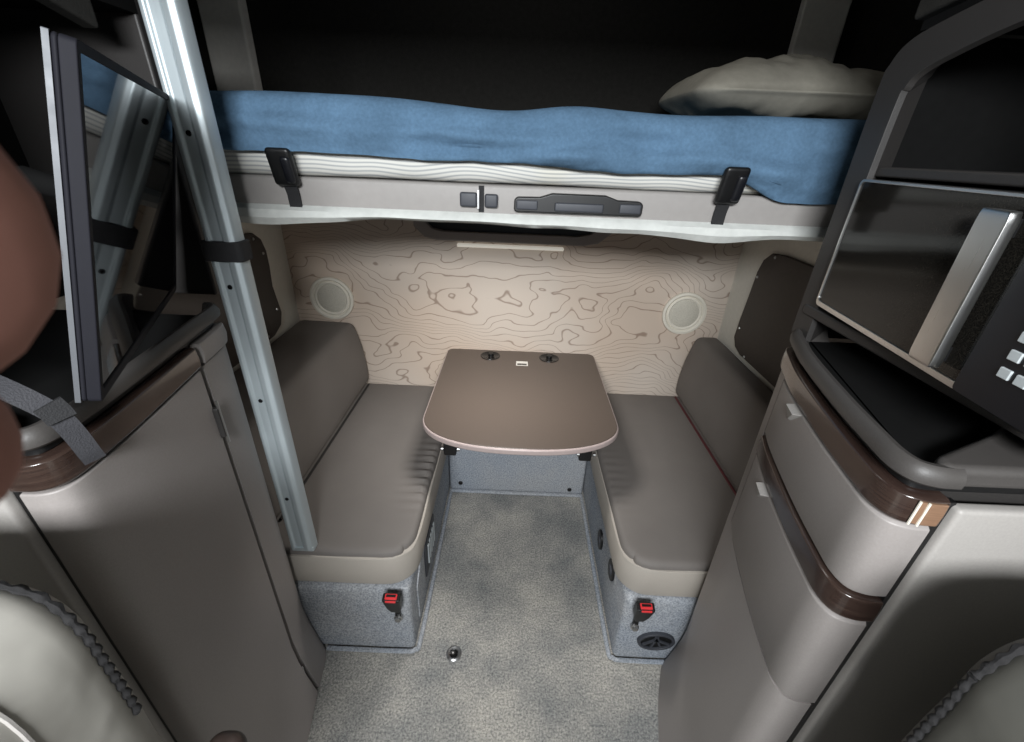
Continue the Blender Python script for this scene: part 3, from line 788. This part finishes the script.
# raised near end of the counter
cnt = [(.506, .405), (.520, .398), (.985, .398), (.985, .62), (.80, .575), (.63, .475), (.545, .438), (.515, .425)]
bm = prism(bmesh.new(), cnt, CZ+.012, CZ+.042)
for v in bm.verts:
    if v.co.z > CZ+.03 and v.co.y > .405: v.co.z += .012*min(1, (v.co.y-.40)/.12)
obj('counter_end', bm, 'lip', t, bevel=.014, bseg=4)
# microwave housing: pillar, arch, inner box
outer = [(.874, 1.235), (.874, 1.66), (.868, 1.695), (.845, 1.722), (.79, 1.737), (.66, 1.757), (.12, 1.80), (.12, 1.70), (.20, 1.235)]
inner = [(.822, 1.262), (.822, 1.63), (.816, 1.655), (.80, 1.675), (.76, 1.690), (.66, 1.712), (.125, 1.745), (.125, 1.72), (.125, 1.70)]
XH, MW0_ = .596, 1.303
# the frame as a swept band (pillar + arch)
band_o = [Vector(p) for p in ((.874, 1.225), (.874, 1.45), (.874, 1.66), (.866, 1.697), (.843, 1.722), (.79, 1.737), (.66, 1.757), (.46, 1.775))]
band_i = [Vector(p) for p in ((.822, 1.225), (.822, 1.45), (.820, 1.635), (.814, 1.658), (.80, 1.675), (.76, 1.690), (.66, 1.712), (.46, 1.737))]
band_o = catmull(band_o, 4); band_i = catmull(band_i, 4)
bm = bmesh.new(); rows = []
for a, b_ in zip(band_o, band_i):
    rows.append([bm.verts.new(v) for v in ((XH, a.x, a.y), (XH, b_.x, b_.y), (XH+.010, b_.x-.002, b_.y-.002), (XH+.05, b_.x+.02, b_.y+.02), (XH+.05, a.x, a.y))])
for a, c in zip(rows, rows[1:]):
    for k in range(5): bm.faces.new((a[k], a[(k+1) % 5], c[(k+1) % 5], c[k]))
bm.faces.new(rows[0]); bm.faces.new(rows[-1][::-1])
obj('housing_frame', bm, 'housing', t, bevel=.008, bseg=3)
obj('housing_back', B((.965, .35, CZ+.02), (.985, .874, 1.80)), 'black_matte', t)
obj('housing_end', B((XH+.055, .856, CZ+.02), (.97, .874, 1.735)), 'black_matte', t)
obj('housing_near_wall', B((XH+.045, .345, CZ+.03), (.97, .365, 1.76)), 'black_matte', t)
obj('microwave_shelf', B((.592, .372, MW0_-.03), (.965, .858, MW0_-.009)), 'housing', t, bevel=.005)
obj('housing_shelf', B((.606, .365, 1.532), (.97, .856, 1.548)), 'housing', t, bevel=.004)
obj('housing_top', B((XH+.03, .35, 1.742), (.97, .868, 1.80)), 'black_matte', t)
obj('overhead_face', sheet(bmesh.new(), [(.874, 1.755), (.70, 1.775), (.40, 1.805), (.30, 1.815), (.30, 2.2), (.874, 2.2)], (.58, 0, 0), (0, 1, 0), (0, 0, 1), (1, 0, 0), .03, .06), 'dark_lining', t, bevel=.006)

# ---- microwave
e = Vector((-.1027, -.9947, 0)).normalized(); nrm = Vector((-e.y*-1, 0, 0))
nrm = Vector((-.9947, .1027, 0)).normalized()       # face looks to the aisle
A0 = Vector((.592, .822, 0))                     # far lower corner of the face
MW0, MW1 = 1.303, 1.528
t2 = thing('microwave', 'dark glass microwave with steel handle in the right cabinet niche', 'microwave', (.75, .62, MW0))
def mwp(s, z, d=0): return A0 + e*s + nrm*d + Vector((0, 0, z))
def mw_sheet(s0, s1, z0, z1, d0, d1, r=.004):
    return sheet(bmesh.new(), rrect(s0, s1, z0, z1, r), A0, e, (0, 0, 1), nrm, d0, d1)
obj('case', mw_sheet(.004, .452, MW0, MW1, -.30, -.014, .006), 'black', t2)
for s in (.05, .40):
    for d in (-.05, -.24):
        c0 = mwp(s, 0, d); obj('foot', lathe(bmesh.new(), [(.014, MW0-.008), (.014, MW0+.002), (0, MW0+.002)], (c0.x, c0.y, 0), (0, 0, 1), 14), 'black', t2)
dr = obj('door', ringsheet(bmesh.new(), rrect(.0, .352, MW0+.001, MW1, .010), rrect(.004, .351, MW0+.010, MW1-.004, .008), A0, e, (0, 0, 1), nrm, -.014, .004), 'steel', t2, bevel=.0015, label='door edged in bright steel')
obj('door_window', mw_sheet(.003, .3515, MW0+.009, MW1-.003, -.012, .0015, .008), 'mw_glass', dr)
obj('handle', rbox(bmesh.new(), (0, 0, 0), (1, 1, 1), .08, (2, 2, 3), lambda p, d: mwp(.284+.040*p.x, MW0+.018+.190*p.z, .012+.014*p.y)), 'steel', dr, bevel=0, label='brushed steel door handle')
for z in (MW0+.035, MW0+.19):
    obj('handle_mount', obox(bmesh.new(), mwp(.304, z, .006), e, nrm, (0, 0, 1), (.010, .008, .010)), 'black', dr)
cp = obj('control_panel', mw_sheet(.343, .46, MW0+.001, MW1+.0005, -.014, .0055, .006), 'tv_black', t2, bevel=.001)
for r_ in range(5):
    for k in range(3):
        obj('button', obox(bmesh.new(), mwp(.392+k*.020, MW0+.047+r_*.021,   .006), e, nrm, (0, 0, 1), (.0068, .002, .0058)), 'key', cp, bevel=.001)
obj('display', mw_sheet(.37, .45, MW1-.05, MW1-.02, .004, .0065, .003), 'mw_glass', cp)

# ---- left cabinet
t = thing('wardrobe_cabinet', 'tall taupe cabinet with curved door and dark wood top trim on the left', 'cabinet', (-.80, .62, 0))
obj('body', cabinet_body(bmesh.new(), PLh, nL, -1.035, .395, 0, CZ, -.016), 'housing', t)
pdl, ndl = sub(PLh, nL, lambda p: p.x > -.61 and p.y < .735)
pcl, ncl = sub(PLh, nL, lambda p: p.x > -.69 and p.y > .74)
o_ = flare_shell(bmesh.new(), pdl, ndl, .01, 1.150, -.016, .001, .035, .25)
door = obj('door', o_, 'plastic', t, bevel=.003)
obj('corner_panel', flare_shell(bmesh.new(), pcl, ncl, 0, 1.150, -.018, -.003, .035, .25), 'plastic', t, bevel=.003)
ptl, ntl = sub(PLh, nL, lambda p: p.x > -.635 and p.y < .735)
wood_trim(1.155, 1.198, ptl, ntl, t)
ptl2, ntl2 = sub(PLh, nL, lambda p: p.x > -.64 and p.y > .742)
obj('trim_end_cap', shell(bmesh.new(), ptl2, ntl2, [(-.016, 1.155), (.003, 1.155), (.006, 1.176), (.003, 1.196), (-.016, 1.196)]), 'plastic', t, bevel=.002, label='pale plastic end cap of the trim')
# hinges on the door's far edge
p, n_v = pdl[0], ndl[0]
for z in (1.03, .10):
    hn = obj('hinge', obox(bmesh.new(), (p.x+n_v.x*.004, p.y+n_v.y*.004, z), (n_v.x, n_v.y, 0), (-n_v.y, n_v.x, 0), (0, 0, 1), (.007, .007, .035)), 'housing', door, bevel=.003)
    obj('hinge_pin', tube(bmesh.new(), [(p.x+n_v.x*.010, p.y+n_v.y*.010, z-.05), (p.x+n_v.x*.010, p.y+n_v.y*.010, z+.05)], .003, 8), 'steel', hn)
obj('side_panel', rbox(bmesh.new(), (-1.035, .376, 0), (-.606, .394, 1.192), .006, (4, 1, 6)), 'plastic_light', t)
obj('side_gap_strip', B((-.609, .390, 0), (-.600, .397, 1.195)), 'black', t)
tray(t, PLh, nL, -1.035, None, None, None)
cnt = [(-.58, .398), (-.60, .392), (-1.035, .392), (-1.035, .52), (-.85, .50), (-.68, .44), (-.61, .425)]
obj('counter_end', prism(bmesh.new(), cnt, CZ+.012, CZ+.042), 'panel', t, bevel=.008, bseg=3)
# niche around the television
obj('niche_near_wall', B((-1.02, .345, CZ+.03), (-.66, .36, 1.76)), 'black_matte', t)
obj('niche_back', B((-1.035, .35, CZ+.02), (-1.015, .97, 1.80)), 'black_matte', t)
obj('niche_end', B((-1.02, .965, CZ+.02), (-.70, .99, 1.80)), 'housing', t, bevel=.006)
obj('niche_top', B((-1.02, .35, 1.742), (-.70, .97, 1.80)), 'black_matte', t)
obj('overhead_face', sheet(bmesh.new(), [(.876, 1.70), (.74, 1.735), (.40, 1.775), (.30, 1.785), (.30, 2.2), (.876, 2.2)], (-.70, 0, 0), (0, 1, 0), (0, 0, 1), (1, 0, 0), -.03, .0), 'dark_lining', t, bevel=.006)

# ------------------------------------------------------------------ television
BN = Vector((-.487, .427, 1.265)); yw, ptc, tl = .491, -.025, .248
e1 = Vector((-math.sin(yw)*math.cos(ptc), math.cos(yw)*math.cos(ptc), math.sin(ptc))); nh = Vector((math.cos(yw), math.sin(yw), 0))
u0 = nh.cross(e1).normalized(); u0 = u0 if u0.z > 0 else -u0
e2 = u0*math.cos(tl) + nh*math.sin(tl); en = e1.cross(e2).normalized()
if en.x < 0: en = -en
TVW, TVH = .536, .373
t = thing('television', 'slim glossy black television tilted over the left cabinet', 'television', tuple(BN+e1*.25))
bz = obj('bezel', ringsheet(bmesh.new(), rrect(0, TVW, 0, TVH, .006), rrect(.010, TVW-.010, .014, TVH-.010, .004), BN, e1, e2, en, -.011, .002), 'tv_edge', t, bevel=.0015)
obj('screen', sheet(bmesh.new(), rrect(.009, TVW-.009, .013, TVH-.009, .004), BN, e1, e2, en, -.010, 0), 'tv_glass', t, label='glossy dark screen reflecting the silver rail')
obj('back_cover', sheet(bmesh.new(), rrect(.0, TVW, .0, TVH, .006), BN, e1, e2, en, -.017, -.011), 'tv_edge', t, bevel=.003)
obj('edge_strip', sheet(bmesh.new(), rrect(-.001, .002, 0, TVH, .001), BN, e1, e2, en, -.021, -.016), 'chrome', t, label='thin bright edge strip')
pm = BN+e1*.25+e2*.2-en*.036
am = obj('mount_plate', sheet(bmesh.new(), rrect(.19, .31, .14, .26, .008), BN, e1, e2, en, -.05, -.016), 'black', t)
obj('mount_arm', tube(bmesh.new(), [pm-en*.012, pm-en*.08+Vector((0,0,.01)), Vector((-1.01, .62, 1.46))], .016, 12), 'black_matte', am)

# webbing strap hanging over the lip of the left tray
t = thing('webbing_strap', 'dark grey webbing strap hanging over the front lip of the left cabinet', 'strap', (-.54, .40, 1.245))
pts = catmull([Vector(p) for p in ((-.66, .41, 1.34), (-.60, .405, 1.315), (-.555, .405, 1.288), (-.535, .412, 1.262), (-.528, .415, 1.245), (-.527, .42, 1.22), (-.528, .425, 1.192), (-.531, .43, 1.176))], 5)
obj('webbing', ribbon(bmesh.new(), pts, (.55, .8, .0), .022, .004), 'webbing_grey', t)
obj('loop_keeper', ribbon(bmesh.new(), [pts[15]+Vector((.002, 0, .008)), pts[17]+Vector((.002, 0, .004)), pts[19]+Vector((.003, -.001, .0))], (.55, .8, 0), .027, .009), 'webbing', t)

# ------------------------------------------------------------------ cab seats
def cab_seat(label, sgn, xi, m, seed, piping):
    """backrest slab beside the camera; xi = inboard edge; sgn points outboard"""
    t = thing('cab_seat', label, 'seat', (xi+sgn*.29, .1, 0), 'cab seats')
    lo = (min(xi, xi+sgn*.54), .0, .52); hi = (max(xi, xi+sgn*.54), .262, 1.215 if sgn < 0 else 1.20)
    def w(p, d):
        q = Vector(p)
        h = (p.z-.52)/.68
        ins = (p.x-xi)*sgn                            # distance from inboard edge
        q += Vector((.004*nz(p, 7, seed), .004*nz(p, 7, seed+1), .005*nz(p, 6, seed+2)))
        # fan of creases near the shoulder
        a = math.atan2(p.z-1.0, ins-.25)
        q += Vector((0, 0, .0022))*math.sin(a*17+5*nz(p, 4, seed))*max(0, h)
        return q
    cov = obj('backrest_cover', rbox(bmesh.new(), lo, hi, (.085, .05, .085), (24, 14, 24), w, 7), m, t)
    org = ORG[t.name]
    tree = BVHTree.FromPolygons([v.co + org for v in cov.data.vertices], [tuple(p.vertices) for p in cov.data.polygons])
    def snap(pts, lift):
        out = []
        for p in pts:
            loc, nn, _, _ = tree.find_nearest(Vector(p)); out.append(loc + nn*lift)
        return out
    # gathered elastic edge at the rear shoulder
    bm = bmesh.new()
    path = []; NP = 120
    for k in range(NP):
        u = .15+k/(NP-1)*.35
        if u < .26: x_, z_ = .345-u, 1.197
        elif u < .26+.13: a_ = (u-.26)/.13*math.pi/2; x_, z_ = .085-.082*math.sin(a_), 1.115+.082*math.cos(a_)
        else: x_, z_ = .003, 1.115-(u-.39)
        path.append(Vector((xi+sgn*x_, .232, z_+(.006 if sgn < 0 else -.009)))) if u < .39 else path.append(Vector((xi+sgn*(x_-.001), .232, z_+(.006 if sgn < 0 else -.009))))
    obj('gathered_edge', tube(bm, snap(path, .001), [.0042+.0014*math.sin(k*1.25) for k in range(NP)], 8), 'gather', t, label='dark gathered elastic edge')
    # piping across the face
    obj('piping', tube(bmesh.new(), snap(catmull([Vector((xi+sgn*i_, y_, z_)) for i_, y_, z_ in ((.42, .165, hi[2]-.001), (.25, .165, hi[2]-.001), (.085, .164, hi[2]-.002), (.025, .163, hi[2]-.024), (.0, .163, hi[2]-.085), (-.002, .163, 1.0))], 10), .0006), .0022, 6), piping, t)
    if sgn < 0:
        obj('rear_piping', tube(bmesh.new(), snap(catmull([Vector((xi+sgn*a_, .226, 1.212-b_)) for a_, b_ in ((.40, .0), (.2, .001), (.10, .003), (.06, .012))], 10), .002), .003, 6), 'cream', t, label='pale piping along the rear edge')
    # seat base so the seat stands on the floor
    obj('seat_pan', rbox(bmesh.new(), (lo[0]+.005, -.50, .40), (hi[0], .12, .56), .05, (6, 6, 2)), m, t)
    obj('pedestal', rbox(bmesh.new(), (lo[0]+.08, -.42, 0), (hi[0]-.08, .05, .41), .02, (2, 2, 2)), 'black', t)
    return t
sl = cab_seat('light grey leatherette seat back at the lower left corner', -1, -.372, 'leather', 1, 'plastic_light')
sr = cab_seat('grey leatherette seat back, shade in its colour, at the lower right corner', 1, .43, 'leather_shaded', 2, 'leather_shaded')
# armrest tip
obj('armrest', rbox(bmesh.new(), (-.385, .05, .80), (-.335, .292, .845), .02, (2, 4, 1)), 'armrest', sl, label='dark brown armrest tip')

# ------------------------------------------------------------------ photographer's hand at the left edge of the lens
def cp_(px, py, d): return CO + (FW + CR*((px-512)/F) - CU*((py-371)/F))*d
def skin_chain(chains):
    me = bpy.data.meshes.new('person'); bmv = []; ed = []; rad = []
    for ch in chains:
        first = None
        for i, (p, r_) in enumerate(ch):
            if isinstance(p, int): prev = p; continue
            bmv.append(p); rad.append(r_); k = len(bmv)-1
            if i > 0: ed.append((prev, k))
            prev = k
    return bmv, ed, rad
D = .036
verts, edges, rads = [], [], []
def chain(start, pts):
    prev = start
    for p, r_ in pts:
        verts.append(cp_(*p)); rads.append(r_)
        k = len(verts)-1
        if prev is not None: edges.append((prev, k))
        prev = k
    return prev
wr = chain(None, [((-900, 900, .05), .026), ((-620, 640, .042), .026)])
palm = chain(wr, [((-420, 430, .040), .030)])
chain(palm, [((-300, 230, .038), .0115), ((-230, 245, .037), .0165), ((-186, 262, .036), .0188), ((-139, 280, .036), .0186)])
chain(palm, [((-300, 430, .038), .0100), ((-180, 455, .037), .0092), ((-115, 460, .036), .0095), ((-62, 450, .036), .0088)])
chain(palm, [((-300, 620, .040), .0100), ((-190, 660, .040), .0092), ((-130, 665, .039), .0086)])
chain(palm, [((-360, 790, .042), .0090), ((-270, 820, .042), .0082), ((-220, 815, .042), .0075)])
chain(palm, [((-420, 210, .040), .0125), ((-330, 60, .036), .0112), ((-230, -20, .034), .0100), ((-170, -40, .033), .0090)])
me = bpy.data.meshes.new('person'); me.from_pydata([tuple(v-verts[0]) for v in verts], edges, [])
ob = bpy.data.objects.new('person', me); COL.objects.link(ob); ob.location = verts[0]
md = ob.modifiers.new('skin', 'SKIN')
for i, r_ in enumerate(rads): me.skin_vertices[0].data[i].radius = (r_, r_)
me.skin_vertices[0].data[0].use_root = True
md.use_smooth_shade = True
md = ob.modifiers.new('sub', 'SUBSURF'); md.levels = 2; md.render_levels = 2
me.materials.append(MT['skin'])
tag(ob, 'blurred brown fingers of a person holding the camera at the left edge', 'person')

# ------------------------------------------------------------------ light
def area(name, loc, aim, size, power, col, size_y=None):
    l = bpy.data.lights.new(name, 'AREA'); l.energy = power; l.color = col; l.size = size
    if size_y: l.shape = 'RECTANGLE'; l.size_y = size_y
    o = bpy.data.objects.new(name, l); COL.objects.link(o); o.location = loc
    o.rotation_euler = (Vector(aim)-Vector(loc)).to_track_quat('-Z', 'Y').to_euler()
    return o
area('cab_dome_light', (-.12, -.95, 1.98), (-.05, 1.5, .75), .75, 68, (.95, .98, 1.0), .28)
l_ = area('under_bunk_fill', (-.06, 1.36, 1.40), (-.06, 1.42, .5), .25, 4.2, (1, .97, .93)); l_.data.spread = R(114)  # added fill under the bunk for seats, table and cabinet fronts
area('sleeper_ceiling_fill', (0, 1.35, 2.38), (0, 1.3, 1.6), .3, 1.3, (1, .97, .92))  # unseen weak fill added to brighten the uprights over the bunk
w = bpy.data.worlds.new('world'); sc.world = w; w.use_nodes = True
w.node_tree.nodes['Background'].inputs['Color'].default_value = (.78, .88, 1, 1)
w.node_tree.nodes['Background'].inputs['Strength'].default_value = .13

sc.view_settings.view_transform = 'Standard'; sc.view_settings.look = 'None'
sc.view_settings.gamma = 1; sc.view_settings.use_curve_mapping = False
sc.view_settings.exposure = 0.0
